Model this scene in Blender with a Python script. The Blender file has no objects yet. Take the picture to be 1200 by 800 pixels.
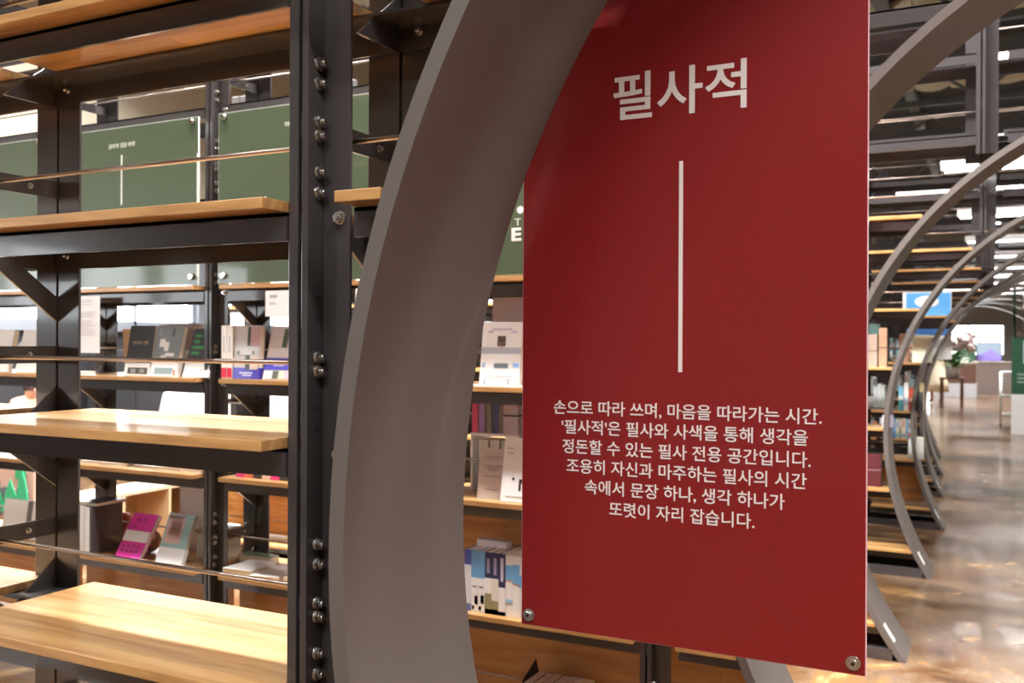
import bpy, bmesh, math, random
from mathutils import Vector, Matrix
random.seed(7)
C = bpy.context.scene.collection
sc = bpy.context.scene

# ---------------------------------------------------------------- camera
cam = bpy.data.cameras.new('camera'); co = bpy.data.objects.new('camera', cam); C.objects.link(co)
cam.sensor_width = 36; cam.lens = 33.3; cam.clip_start = 0.02; cam.clip_end = 200
TH = math.radians(26.77)
co.matrix_world = (Matrix.Translation((0, 0, 1.40)) @ Matrix.Rotation(TH, 4, 'Z')
                   @ Matrix.Rotation(math.pi/2, 4, 'X') @ Matrix.Rotation(math.radians(.27), 4, 'Z'))
cam.dof.use_dof = True; cam.dof.focus_distance = 1.45; cam.dof.aperture_fstop = 8
sc.camera = co
sc.view_settings.view_transform = 'Standard'; sc.view_settings.look = 'None'
sc.view_settings.gamma = 1; sc.view_settings.exposure = 0.42
try: sc.view_settings.use_curve_mapping = False
except Exception: pass
try:
    sc.cycles.use_denoising = True
    sc.cycles.max_bounces = 8; sc.cycles.caustics_reflective = False; sc.cycles.caustics_refractive = False
    sc.cycles.sample_clamp_indirect = 6
except Exception: pass

# ---------------------------------------------------------------- world (daylight outside the windows)
w = bpy.data.worlds.new('world'); sc.world = w; w.use_nodes = True
w.node_tree.nodes['Background'].inputs[0].default_value = (0.93, 0.97, 1, 1)
w.node_tree.nodes['Background'].inputs[1].default_value = 9.0

# ---------------------------------------------------------------- ceiling area lights, with some added fill
def area(name, loc, sx, sy, power, col=(1, .975, .95), rot=(0, 0, 0)):
    l = bpy.data.lights.new(name, 'AREA'); l.shape = 'RECTANGLE'; l.size = sx; l.size_y = sy
    l.energy = power; l.color = col
    o = bpy.data.objects.new(name, l); o.location = loc; o.rotation_euler = rot; C.objects.link(o); return o
LIGHTS = [(-.3, -1.8, 5.0, 3.0, .22, 200), (2.6, -.6, 5.0, 3.0, .22, 230), (-3.6, -.6, 5.0, 3.0, .22, 140),  # first pair added as unseen camera-side fill for the near arch
          (-3.2, 2.1, 5.0, 3.0, .22, 225), (.15, 2.1, 5.0, 3.0, .22, 190), (3.6, 1.9, 5.0, 3.0, .22, 130),  # middle lamp added to brighten the books beside the red sign
          (-5.5, 3.75, 5.0, 3.0, .22, 950), (-1.8, 3.75, 5.0, 3.0, .22, 700), (1.9, 3.75, 5.0, 3.0, .22, 110),
          (-6.3, 7.0, 5.0, 3.0, .22, 480), (2.2, 5.4, 5.0, 3.0, .22, 130), (2.2, 8.7, 5.0, 3.0, .22, 170),
          (.3, 13, 5.0, 3.0, .3, 420), (0, 18, 5.0, 3.0, .3, 450), (0, 24, 5.0, 4, .4, 700), (-2, 31, 5.0, 5, .4, 1400)]
for i, (x, y, z, a, b, p) in enumerate(LIGHTS): area('ceiling_lamp_light', (x, y, z), a, b, p)

# ================================================================ materials
MAT = {}
def bsdf(name):
    m = bpy.data.materials.new(name); m.use_nodes = True
    return m, m.node_tree, m.node_tree.nodes['Principled BSDF']
def mat(name, col, rough=.5, metal=0.0, coat=0.0, noise=0.0, emit=0.0, trans=0.0, alpha=1.0, scale=30, bump=0.0):
    if name in MAT: return MAT[name]
    m, nt, b = bsdf(name)
    b.inputs['Base Color'].default_value = (*col, 1)
    b.inputs['Roughness'].default_value = rough; b.inputs['Metallic'].default_value = metal
    b.inputs['Coat Weight'].default_value = coat; b.inputs['Coat Roughness'].default_value = .06
    if trans: b.inputs['Transmission Weight'].default_value = trans
    if alpha < 1: b.inputs['Alpha'].default_value = alpha
    if emit:
        b.inputs['Emission Color'].default_value = (*col, 1); b.inputs['Emission Strength'].default_value = emit
    if noise or bump:
        tc = nt.nodes.new('ShaderNodeTexCoord'); n = nt.nodes.new('ShaderNodeTexNoise')
        n.inputs['Scale'].default_value = scale; n.inputs['Detail'].default_value = 4
        nt.links.new(tc.outputs['Object'], n.inputs['Vector'])
        if noise:
            mx = nt.nodes.new('ShaderNodeMix'); mx.data_type = 'RGBA'
            mx.inputs['A'].default_value = (*[c*(1-noise) for c in col], 1)
            mx.inputs['B'].default_value = (*[min(1, c*(1+noise)) for c in col], 1)
            nt.links.new(n.outputs['Fac'], mx.inputs['Factor']); nt.links.new(mx.outputs['Result'], b.inputs['Base Color'])
        if bump:
            bp = nt.nodes.new('ShaderNodeBump'); bp.inputs['Strength'].default_value = bump; bp.inputs['Distance'].default_value = .002
            nt.links.new(n.outputs['Fac'], bp.inputs['Height']); nt.links.new(bp.outputs['Normal'], b.inputs['Normal'])
    MAT[name] = m; return m
def wood_mat(name, c0, c1, c2, rough=.35, seg=(2.2, 22, 60)):
    """glued-lamella board: grain runs along X, short staves of slightly different tone"""
    m, nt, b = bsdf(name); N, L = nt.nodes, nt.links
    tc = N.new('ShaderNodeTexCoord')
    mp = N.new('ShaderNodeMapping'); mp.inputs['Scale'].default_value = (1.3, 16, 16)
    L.new(tc.outputs['Object'], mp.inputs['Vector'])
    n1 = N.new('ShaderNodeTexNoise'); n1.inputs['Scale'].default_value = 2.2; n1.inputs['Detail'].default_value = 6
    n1.inputs['Distortion'].default_value = .8
    L.new(mp.outputs['Vector'], n1.inputs['Vector'])
    ms = N.new('ShaderNodeMapping'); ms.inputs['Scale'].default_value = seg; L.new(tc.outputs['Object'], ms.inputs['Vector'])
    sx = N.new('ShaderNodeSeparateXYZ'); L.new(ms.outputs['Vector'], sx.inputs['Vector'])
    fy = N.new('ShaderNodeMath'); fy.operation = 'FLOOR'; L.new(sx.outputs['Y'], fy.inputs[0])
    wn0 = N.new('ShaderNodeTexWhiteNoise'); wn0.noise_dimensions = '1D'; L.new(fy.outputs[0], wn0.inputs['W'])
    ad = N.new('ShaderNodeMath'); ad.operation = 'ADD'; L.new(sx.outputs['X'], ad.inputs[0]); L.new(wn0.outputs['Value'], ad.inputs[1])
    fx = N.new('ShaderNodeMath'); fx.operation = 'FLOOR'; L.new(ad.outputs[0], fx.inputs[0])
    cb = N.new('ShaderNodeCombineXYZ'); L.new(fx.outputs[0], cb.inputs[0]); L.new(fy.outputs[0], cb.inputs[1])
    wn = N.new('ShaderNodeTexWhiteNoise'); wn.noise_dimensions = '2D'; L.new(cb.outputs[0], wn.inputs['Vector'])
    r = N.new('ShaderNodeValToRGB'); e = r.color_ramp.elements
    e[0].position = .3; e[0].color = (*c0, 1); e[1].position = .72; e[1].color = (*c2, 1)
    k = e.new(.5); k.color = (*c1, 1)
    L.new(n1.outputs['Fac'], r.inputs['Fac'])
    hv = N.new('ShaderNodeHueSaturation')
    mr = N.new('ShaderNodeMapRange'); mr.inputs['To Min'].default_value = .82; mr.inputs['To Max'].default_value = 1.12
    L.new(wn.outputs['Value'], mr.inputs['Value']); L.new(mr.outputs['Result'], hv.inputs['Value'])
    L.new(r.outputs['Color'], hv.inputs['Color']); L.new(hv.outputs['Color'], b.inputs['Base Color'])
    b.inputs['Roughness'].default_value = rough
    b.inputs['Coat Weight'].default_value = .25; b.inputs['Coat Roughness'].default_value = .12
    MAT[name] = m; return m
wood_mat('pine_board', (.31, .150, .050), (.49, .265, .095), (.56, .345, .150))
wood_mat('back_panel_wood', (.50, .21, .055), (.64, .31, .10), (.72, .38, .14), .4, (.8, 3, 3))
mat('dark_steel', (.050, .044, .045), .25, 0, .5, .10, scale=9)
mat('rib_steel', (.122, .105, .096), .42, 0, .15, .08, scale=5, bump=.05)
mat('rod_steel', (.42, .34, .30), .28, .9)
mat('bolt_steel', (.62, .60, .58), .22, 1.0)
mat('hole_black', (.004, .004, .004), .9)
mat('acrylic_edge', (.85, .55, .60), .2, 0, .3)
mat('acrylic_edge_clear', (.75, .80, .76), .2, 0, .3)
mat('red_film', (.25, .0075, .010), .34, 0, .35)
mat('green_film', (.070, .100, .055), .35, 0, .8)
mat('print_white', (.86, .80, .78), .5)
mat('print_pale', (.72, .76, .68), .5)
mat('paper_white', (.86, .86, .86), .6)
mat('page_cream', (.80, .72, .58), .7, noise=.08, scale=120)
mat('clear_acrylic', (.9, .95, .95), .05, alpha=.18)
mat('led_white', (1, .98, .95), .5, emit=6.0)
mat('lamp_white', (1, .97, .92), .5, emit=5.0)
mat('cream_wall', (.66, .60, .47), .8, noise=.05, scale=2)
mat('light_wall', (.62, .61, .58), .8, noise=.05, scale=2)
mat('dark_wainscot', (.045, .045, .052), .5, noise=.1, scale=3)
mat('sill_grey', (.28, .30, .34), .5)
mat('roof_dark', (.035, .034, .033), .8, noise=.2, scale=2)
mat('truss_grey', (.10, .10, .10), .5)
mat('insulation_cream', (.62, .57, .42), .9, noise=.15, scale=4, bump=.3)
mat('rubber_black', (.01, .01, .01), .7)
mat('skin', (.62, .36, .25), .5)
mat('hair_dark', (.015, .011, .010), .45)

# floor: polished, mottled concrete
m, nt, b = bsdf('polished_concrete'); N, L = nt.nodes, nt.links
tc = N.new('ShaderNodeTexCoord'); n1 = N.new('ShaderNodeTexNoise'); n1.inputs['Scale'].default_value = 2.3
n1.inputs['Detail'].default_value = 9; n1.inputs['Roughness'].default_value = .62; n1.inputs['Distortion'].default_value = 1.1
L.new(tc.outputs['Object'], n1.inputs['Vector'])
r = N.new('ShaderNodeValToRGB'); e = r.color_ramp.elements
e[0].position = .34; e[0].color = (.05, .022, .009, 1); e[1].position = .70; e[1].color = (.40, .27, .145, 1)
k = e.new(.45); k.color = (.115, .056, .022, 1); k = e.new(.55); k.color = (.155, .100, .062, 1); k = e.new(.63); k.color = (.24, .125, .045, 1)
L.new(n1.outputs['Fac'], r.inputs['Fac']); L.new(r.outputs['Color'], b.inputs['Base Color'])
n2 = N.new('ShaderNodeTexNoise'); n2.inputs['Scale'].default_value = 7; L.new(tc.outputs['Object'], n2.inputs['Vector'])
mr = N.new('ShaderNodeMapRange'); mr.inputs['To Min'].default_value = .15; mr.inputs['To Max'].default_value = .32
L.new(n2.outputs['Fac'], mr.inputs['Value']); L.new(mr.outputs['Result'], b.inputs['Roughness'])
b.inputs['Specular IOR Level'].default_value = .6
b.inputs['Coat Weight'].default_value = .25; b.inputs['Coat Roughness'].default_value = .10
bpn = N.new('ShaderNodeBump'); bpn.inputs['Strength'].default_value = .012; bpn.inputs['Distance'].default_value = .01
L.new(n2.outputs['Fac'], bpn.inputs['Height']); L.new(bpn.outputs['Normal'], b.inputs['Normal']); L.new(bpn.outputs['Normal'], b.inputs['Coat Normal'])
MAT['polished_concrete'] = m

def cm(col, rough=.5):                       # plain print / cover colours, shared by value
    n = 'cover_%03d_%03d_%03d' % tuple(int(c*255) for c in col)
    return mat(n, col, rough, 0, .25)

# ================================================================ mesh helpers
class MB:
    def __init__(s): s.bm = bmesh.new(); s.mats = []
    def mi(s, m):
        m = MAT[m] if isinstance(m, str) else m
        if m not in s.mats: s.mats.append(m)
        return s.mats.index(m)
    def box(s, x0, x1, y0, y1, z0, z1, m, M=None):
        v = [s.bm.verts.new((x, y, z)) for x in (x0, x1) for y in (y0, y1) for z in (z0, z1)]
        if M is not None:
            for q in v: q.co = M @ q.co
        k = s.mi(m)
        for f in ((0, 1, 3, 2), (4, 6, 7, 5), (0, 4, 5, 1), (2, 3, 7, 6), (0, 2, 6, 4), (1, 5, 7, 3)):
            s.bm.faces.new([v[i] for i in f]).material_index = k
        return s
    def prism(s, pts, axis, a0, a1, m, M=None):      # polygon extruded along 'X','Y' or 'Z'
        def P(p, a):
            q = {'X': (a, p[0], p[1]), 'Y': (p[0], a, p[1]), 'Z': (p[0], p[1], a)}[axis]
            return s.bm.verts.new(M @ Vector(q) if M is not None else q)
        A = [P(p, a0) for p in pts]; B = [P(p, a1) for p in pts]; k = s.mi(m); n = len(pts); fs = []
        fs.append(s.bm.faces.new(A)); fs.append(s.bm.faces.new(B[::-1]))
        for i in range(n): fs.append(s.bm.faces.new((A[i], B[i], B[(i+1) % n], A[(i+1) % n])))
        for f in fs: f.material_index = k
        return s
    def cyl(s, p0, p1, r, m, n=10, r2=None):
        p0, p1 = Vector(p0), Vector(p1); d = (p1-p0).normalized(); r2 = r if r2 is None else r2
        u = d.orthogonal().normalized(); w_ = d.cross(u); k = s.mi(m)
        A = [s.bm.verts.new(p0+(u*math.cos(t)+w_*math.sin(t))*r) for t in [2*math.pi*i/n for i in range(n)]]
        B = [s.bm.verts.new(p1+(u*math.cos(t)+w_*math.sin(t))*r2) for t in [2*math.pi*i/n for i in range(n)]]
        for i in range(n):
            f = s.bm.faces.new((A[i], A[(i+1) % n], B[(i+1) % n], B[i])); f.material_index = k; f.smooth = n > 6
        s.bm.faces.new(A[::-1]).material_index = k; s.bm.faces.new(B).material_index = k
        return s
    def ball(s, c, rx, ry, rz, m, n=12, h=8, rnd=0):
        k = s.mi(m); rows = []
        for j in range(1, h):
            t = math.pi*j/h
            rows.append([s.bm.verts.new((c[0]+rx*math.sin(t)*math.cos(2*math.pi*i/n)*(1+random.uniform(-rnd, rnd)),
                                         c[1]+ry*math.sin(t)*math.sin(2*math.pi*i/n)*(1+random.uniform(-rnd, rnd)), c[2]+rz*math.cos(t))) for i in range(n)])
        T = s.bm.verts.new((c[0], c[1], c[2]+rz)); B = s.bm.verts.new((c[0], c[1], c[2]-rz))
        for i in range(n):
            fs = [s.bm.faces.new((T, rows[0][i], rows[0][(i+1) % n])), s.bm.faces.new((B, rows[-1][(i+1) % n], rows[-1][i]))]
            for a, b_ in zip(rows, rows[1:]): fs.append(s.bm.faces.new((a[i], b_[i], b_[(i+1) % n], a[(i+1) % n])))
            for f in fs: f.material_index = k; f.smooth = True
        return s
    def lathe(s, prof, c, m, n=20):
        k = s.mi(m); R = [[s.bm.verts.new((c[0]+r_*math.cos(2*math.pi*i/n), c[1]+r_*math.sin(2*math.pi*i/n), z)) for i in range(n)] for r_, z in prof]
        for a, b_ in zip(R, R[1:]):
            for i in range(n):
                f = s.bm.faces.new((a[i], a[(i+1) % n], b_[(i+1) % n], b_[i])); f.material_index = k; f.smooth = True
        s.bm.faces.new(R[0][::-1]).material_index = k; s.bm.faces.new(R[-1]).material_index = k
        return s
    def build(s, name, parent=None, bevel=0):
        me = bpy.data.meshes.new(name)
        bmesh.ops.recalc_face_normals(s.bm, faces=s.bm.faces[:])
        s.bm.to_mesh(me); s.bm.free()
        for m in s.mats: me.materials.append(m)
        o = bpy.data.objects.new(name, me); C.objects.link(o)
        if parent is not None: o.parent = parent
        if bevel:
            b = o.modifiers.new('bevel', 'BEVEL'); b.width = bevel; b.segments = 2; b.limit_method = 'ANGLE'
        return o
def tag(o, label=None, cat=None, group=None, kind=None):
    if label: o['label'] = label
    if cat: o['category'] = cat
    if group: o['group'] = group
    if kind: o['kind'] = kind
    return o
def empty(name, loc, label, cat, group=None, rz=0):
    o = bpy.data.objects.new(name, None); C.objects.link(o); o.location = loc; o.rotation_euler = (0, 0, rz)
    o.empty_display_size = .05
    return tag(o, label, cat, group)
def inst(o, name, parent, loc=(0, 0, 0)):
    c = bpy.data.objects.new(name, o.data); C.objects.link(c); c.parent = parent; c.location = loc
    return c
def text_mesh(name, body, parent, material, X0, X1, Zb, size, M, depth=.0008, off=0.0, zfit=None, align=None):
    """flat lettering in the local XZ plane facing -Y, scaled to the span X0..X1 with its baseline at Zb"""
    cu = bpy.data.curves.new(name, 'FONT'); cu.body = body; cu.size = size; cu.extrude = depth/2; cu.offset = off
    cu.resolution_u = 4
    t = bpy.data.objects.new(name, cu); C.objects.link(t)
    bpy.context.view_layer.update()
    me = bpy.data.meshes.new_from_object(t.evaluated_get(bpy.context.evaluated_depsgraph_get()))
    bpy.data.objects.remove(t); bpy.data.curves.remove(cu)
    xs = [v.co.x for v in me.vertices]; x0, x1 = min(xs), max(xs); k = (X1-X0)/(x1-x0)
    ys = [v.co.y for v in me.vertices]; y0, y1 = min(ys), max(ys)
    for v in me.vertices:
        x = X0+(v.co.x-x0)*k
        z = (Zb+v.co.y) if zfit is None else Zb+(v.co.y-y0)*zfit/(y1-y0)
        v.co = M @ Vector((x, -v.co.z, z))
    me.materials.clear(); me.materials.append(MAT[material])
    o = bpy.data.objects.new(name, me); C.objects.link(o); o.parent = parent
    return o

# ================================================================ the setting
def struct(o): o['kind'] = 'structure'; return o
XL, XR, YB, YF, ZC = -9.6, 9.0, -7.0, 44.0, 6.4
struct(MB().box(XL-.3, XR+.3, YB-.3, YF+.3, -.2, 0, 'polished_concrete').build('floor'))
struct(MB().box(XL-.3, XR+.3, YB-.3, YF+.3, ZC, ZC+.15, 'roof_dark').build('ceiling'))
struct(MB().box(XR, XR+.2, YB, YF, 0, ZC, 'light_wall').build('wall_right'))
struct(MB().box(XL, XR, YB-.2, YB, 0, ZC, 'light_wall').build('wall_back'))
# left wall: wainscot, a band of windows, cream wall above
wz0, wz1 = 1.58, 2.50
wins = [(y, y+2.02) for y in (-5.6, -3.4, -1.2, 1.0, 3.2, 5.4, 7.55, 9.7, 12.0, 14.2, 16.4, 18.6, 20.8)]
mb = MB().box(XL-.2, XL, YB, YF, 0, wz0-.08, 'dark_wainscot').box(XL-.2, XL, YB, YF, wz1, ZC, 'cream_wall')
y = YB
for a, b_ in wins+[(YF, YF)]:
    mb.box(XL-.2, XL, y, a, wz0-.08, wz1, 'sill_grey'); y = b_
struct(mb.build('wall_left'))
struct(MB().box(XL-.02, XL+.08, YB, YF, wz0-.08, wz0, 'sill_grey').build('trim_1'))
for i, (a, b_) in enumerate(wins):
    mb = MB()
    for y0, y1 in ((a, a+.05), (b_-.05, b_), ((a+b_)/2-.02, (a+b_)/2+.02)): mb.box(XL-.14, XL-.06, y0, y1, wz0, wz1, 'sill_grey')
    mb.box(XL-.14, XL-.06, a, b_, wz0, wz0+.05, 'sill_grey').box(XL-.14, XL-.06, a, b_, wz1-.05, wz1, 'sill_grey')
    o = struct(mb.build('window_%d' % (i+1)))
    MB().box(XL-.105, XL-.095, a+.05, b_-.05, wz0+.05, wz1-.05, 'clear_acrylic').build('pane', o)
# end wall with its wide bright opening to the daylight
ex0, ex1, ez0, ez1 = -3.6, .55, .95, 2.15
mb = MB().box(XL, ex0, YF, YF+.2, 0, ZC, 'light_wall').box(ex1, XR, YF, YF+.2, 0, ZC, 'light_wall')
mb.box(ex0, ex1, YF, YF+.2, 0, ez0, 'light_wall').box(ex0, ex1, YF, YF+.2, ez1, ZC, 'light_wall')
struct(mb.build('wall_front'))
n_w = len(wins)+1
mb = MB()
for x in (ex0, (ex0*2+ex1)/3, (ex0+2*ex1)/3, ex1-.06): mb.box(x, x+.06, YF+.05, YF+.12, ez0, ez1, 'paper_white')
o = struct(mb.build('window_%d' % n_w)); MB().box(ex0, ex1, YF+.08, YF+.09, ez0, ez1, 'clear_acrylic').build('pane', o)

# roof trusses, insulation strips and purlins
for i, y in enumerate([-4.0, .4, 4.6, 8.8, 13, 17.2, 21.4, 26, 31, 37]):
    t = empty('roof_truss', (0, y, 0), 'dark steel roof truss spanning the hall, %s' %
              ['first, behind the camera', 'second, over the nearest bookcase', 'third, behind the red sign', 'fourth from the camera end',
               'fifth from the camera end', 'sixth from the camera end', 'seventh from the camera end', 'third from the far window', 'second from the far window', 'nearest the far window'][i],
              'roof truss', 'roof trusses under the ceiling')
    MB().box(XL, XR, -.05, .05, 6.1, 6.2, 'truss_grey').build('top_chord', t)
    MB().box(XL, XR, -.05, .05, 5.35, 5.45, 'truss_grey').build('bottom_chord', t)
    x = XL+.4; up = True
    while x < XR-1.0:
        a, b_ = ((x, 5.45), (x+.9, 6.1)) if up else ((x, 6.1), (x+.9, 5.45))
        MB().prism([(a[0]-.04, a[1]), (a[0]+.04, a[1]), (b_[0]+.04, b_[1]), (b_[0]-.04, b_[1])], 'Y', -.03, .03, 'truss_grey').build('diagonal', t)
        x += .9; up = not up
for i, x in enumerate([-7.4, -4.4, -1.4, 1.6, 4.6]):
    o = MB().box(x-.1, x+.1, YB, YF, 6.2, ZC, 'truss_grey').build('trim_%d' % (i+2)); struct(o)
for i, y in enumerate([2.5, 6.7, 10.9, 15, 19.3]):
    mb = MB(); x = XL+.2
    while x < XR-.7:
        mb.ball((x+.35, y, 6.30), .42, .55, .16, 'insulation_cream', 8, 6, .12); x += .62
    tag(mb.build('ceiling_insulation'), 'lumpy cream strip of insulation under the dark roof, %s from the camera' % ['nearest', 'second', 'third', 'fourth', 'farthest'][i], 'insulation', 'insulation strips under the roof')

# hanging lamp housings under each area light
for i, (x, y, z, a, b_, p) in enumerate(LIGHTS):
    t = empty('hanging_lamp', (x, y, z+.10), 'long white lamp hung from the roof at %s' %
              ['the spot behind the camera, added fill', 'the right behind the camera, added fill', 'the far left behind the camera', 'the nearest bookcase on the left', 'the space behind the red sign, added fill', 'the space right of the red sign',
               'the left of the second aisle', 'the middle of the second aisle', 'the right of the second aisle', 'the left side room', 'the third arch',
               'the fifth arch', 'the eighth arch', 'the tenth arch', 'the end of the arches', 'the far counter'][i], 'lamp', 'long lamps hung under the roof')
    MB().box(-a/2, a/2, -b_/2, b_/2, -.085, 0, 'truss_grey').box(-a/2+.03, a/2-.03, -b_/2+.03, b_/2-.03, -.092, -.085, 'lamp_white').build('housing', t)
    MB().box(-a/2, a/2, -b_/2-.006, -b_/2, -.19, 0, 'truss_grey').box(-a/2, a/2, b_/2, b_/2+.006, -.19, 0, 'truss_grey').build('louvre_side', t)
    for s_ in (-1, 1): MB().cyl((s_*a*.4, 0, 0), (s_*a*.4, 0, ZC-z-.10), .006, 'truss_grey', 6).build('hanging_wire', t)

# ================================================================ bookcase rows and arches
ROWS = [  # Y, X0, Z0, R upper, R lower
    (1.066, -.798, 1.092, 1.522, 1.243), (2.68, -.703, 1.03, 1.517, 1.486), (4.48, -.631, .922, 1.526, 1.523),
    (6.14, -.55, .864, 1.441, 1.623), (7.78, -.511, .785, 1.444, 1.523), (9.43, -.547, .704, 1.499, 1.418),
    (11.05, -.62, .72, 1.48, 1.45), (12.7, -.72, .72, 1.48, 1.45), (14.3, -.84, .72, 1.48, 1.45), (15.9, -.98, .72, 1.48, 1.45),
    (17.5, -1.14, .72, 1.48, 1.45), (19.1, -1.32, .72, 1.48, 1.45), (20.7, -1.52, .72, 1.48, 1.45), (22.3, -1.74, .72, 1.48, 1.45)]
ORD = ['nearest', 'second', 'third', 'fourth', 'fifth', 'sixth', 'seventh', 'eighth', 'ninth', 'tenth', 'eleventh', 'twelfth', 'thirteenth', 'last']
LV = [.14, .500, .868, 1.2375, 1.5925, 1.9455, 2.298, 2.65]
PITCH, PX, DEP, TR = .885, -.9215, .335, .025
def outer(row, z, grow=TR):                     # left and right outer X of the arch at height z
    Y, X0, Z0, Ru, Rl = row; R = Ru if z > Z0 else Rl; xc = X0+R
    if abs(z-Z0) >= R+grow: return None
    xl = xc-math.sqrt((R+grow)**2-(z-Z0)**2)
    return xl, 2*(X0+Ru)-xl

def make_rib(i, row):
    Y, X0, Z0, Ru, Rl = row; mb = MB(); k = mb.mi('rib_steel'); xm = X0+Ru
    pts = []
    n = 22
    a0 = math.asin(Z0/Rl)
    for j in range(n+1):                         # lower left, floor up to the widest point
        a = a0*(1-j/n); pts.append((X0+Rl, Z0, Rl, math.pi+a))
    for j in range(1, 2*n+1):
        a = math.pi-j/(2*n)*math.pi/2; pts.append((xm, Z0, Ru, a))
    prof = [((cx+(R)*math.cos(a), cz+(R)*math.sin(a)), (cx+(R+TR)*math.cos(a), cz+(R+TR)*math.sin(a))) for cx, cz, R, a in pts]
    q = [((2*xm-p[0], p[1]), (2*xm-o[0], o[1])) for p, o in prof[:-1]][::-1]
    prof = prof+q
    fix = []
    for p, o in prof: fix.append((p, o))
    fix[0] = ((fix[0][0][0], 0), (fix[0][0][0]-TR*1.2, 0)); fix[-1] = ((fix[-1][0][0], 0), (fix[-1][0][0]+TR*1.2, 0))
    V = []
    for p, o in fix:
        V.append([mb.bm.verts.new((p[0]-xm, y, p[1])) for y in (0, DEP)]+[mb.bm.verts.new((o[0]-xm, y, o[1])) for y in (DEP, 0)])
    for a, b_ in zip(V, V[1:]):
        for e0 in range(4):
            f = mb.bm.faces.new((a[e0], a[(e0+1) % 4], b_[(e0+1) % 4], b_[e0])); f.material_index = k; f.smooth = e0 % 2 == 0
    mb.bm.faces.new(V[0]); mb.bm.faces.new(V[-1][::-1])
    t = empty('arch_rib', (xm, Y, 0), 'curved grey brown steel arch band over the walkway, %s from the camera' % ORD[i], 'arch', 'steel arches of the tunnel')
    rib = mb.build('arch_band', t)
    sh = rib.data
    for e_ in sh.edges: pass
    md = rib.modifiers.new('edge', 'EDGE_SPLIT'); md.split_angle = math.radians(40)
    if 1 <= i <= 5:                              # white paper tag stuck near the left foot
        cx, cz, R = X0+Rl, Z0, Rl
        M2 = MB(); kk = M2.mi('paper_white')
        z0 = .075
        pp = []
        for z in (z0, z0+.035, z0+.07):
            a = math.pi+math.asin((cz-z)/R); pp.append((cx+(R-.002)*math.cos(a)-xm, z))
        for (xa, za), (xb, zb) in zip(pp, pp[1:]):
            vs = [M2.bm.verts.new(c_) for c_ in ((xa, .03, za), (xa, .075, za), (xb, .075, zb), (xb, .03, zb))]
            M2.bm.faces.new(vs).material_index = kk
        so = M2.build('paper_tag', t); s2 = so.modifiers.new('s', 'SOLIDIFY'); s2.thickness = .0012; s2.offset = 0
        tag(so, 'white paper tag stuck to the foot')
    return t

def bolt_mesh():
    mb = MB()
    mb.cyl((0, 0, 0), (.002, 0, 0), .0105, 'bolt_steel', 12)
    mb.cyl((.002, 0, 0), (.009, 0, 0), .0085, 'bolt_steel', 6)
    mb.cyl((.009, 0, 0), (.0135, 0, 0), .0045, 'bolt_steel', 8)
    o = mb.build('bolt'); return o
BOLT = bolt_mesh()

def front_post(case, x, zb, zt, bolts):
    """two angle bars back to back: legs forward, flanges behind"""
    mb = MB(); y0, yf = .054, .090
    mb.box(x-.0205, x-.0035, y0, yf+.006, zb, zt, 'dark_steel').box(x+.0035, x+.0155, y0, yf+.006, zb, zt, 'dark_steel')
    mb.box(x+.0155, x+.066, yf, yf+.006, zb, zt, 'dark_steel')
    mb.box(x-.0035, x+.0035, yf, yf+.003, zb, zt, 'dark_steel')
    o = mb.build('post', case, .0012 if bolts else 0)
    if bolts:
        hs = MB(); n = 0
        for li, lv in enumerate(LV):
            for dz in (.030, .061, .116, .137, .195, .225):
                z = lv+dz
                if not zb+.03 < z < zt-.03: continue
                if li % 5 == 3 and dz not in (.116, .137):
                    hs.cyl((x+.0154, y0+.024, z), (x+.0158, y0+.024, z), .0045, 'hole_black', 8); n += 1
                else:
                    b_ = inst(BOLT, 'bolt', o, (x+.0155, y0+.024, z))
        for lv in LV:                          # one bolt on the flange under each board
            z = lv-.008
            if zb < z < zt:
                b_ = inst(BOLT, 'bolt', o, (x+.048, yf, z)); b_.rotation_euler = (0, 0, -math.pi/2)
        if n: hs.build('bolt_hole', o)['kind'] = 'stuff'
        else: hs.bm.free()
def rear_post(case, x, zb, zt, y=.324):
    mb = MB()
    mb.box(x-.068, x-.003, y, y+.006, zb, zt, 'dark_steel').box(x+.003, x+.068, y, y+.006, zb, zt, 'dark_steel')
    mb.box(x-.012, x-.003, y+.006, y+.045, zb, zt, 'dark_steel').box(x+.003, x+.012, y+.006, y+.045, zb, zt, 'dark_steel')
    mb.box(x-.003, x+.003, y+.02, y+.03, zb, zt, 'hole_black')
    mb.build('post', case, .001)
def lbeam(case, x0, x1, yw, yfl, z, h=.043):
    a, b_ = min(yw, yfl), max(yw, yfl); t_ = .006
    wy = (yw, yw+t_) if yfl > yw else (yw-t_, yw)
    MB().box(x0, x1, wy[0], wy[1], z-h, z, 'dark_steel').box(x0, x1, a, b_, z-t_, z-.0004, 'dark_steel').build('beam', case)
BOARD_CACHE = {}
def board(case, x0, x1, z, y0=0.0, y1=DEP, m='pine_board', th=.0165):
    key = (round(x1-x0, 3), m)
    if key not in BOARD_CACHE:
        o = MB().box(-(x1-x0)/2, (x1-x0)/2, y0, y1, 0, th, m).build('board', case, .0012); BOARD_CACHE[key] = o
        o.location = ((x0+x1)/2, 0, z); return o
    o = inst(BOARD_CACHE[key], 'board', case, ((x0+x1)/2, 0, z))
    bv = o.modifiers.new('bevel', 'BEVEL'); bv.width = .0012; bv.segments = 2; bv.limit_method = 'ANGLE'
    return o

def free(row, z, x0, x1):                       # parts of x0..x1 outside the arch at height z
    o = outer(row, z)
    if o is None: return [(x0, x1)]
    res = []
    if x0 < o[0]: res.append((x0, min(x1, o[0])))
    if x1 > o[1]: res.append((max(x0, o[1]), x1))
    return res

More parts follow.
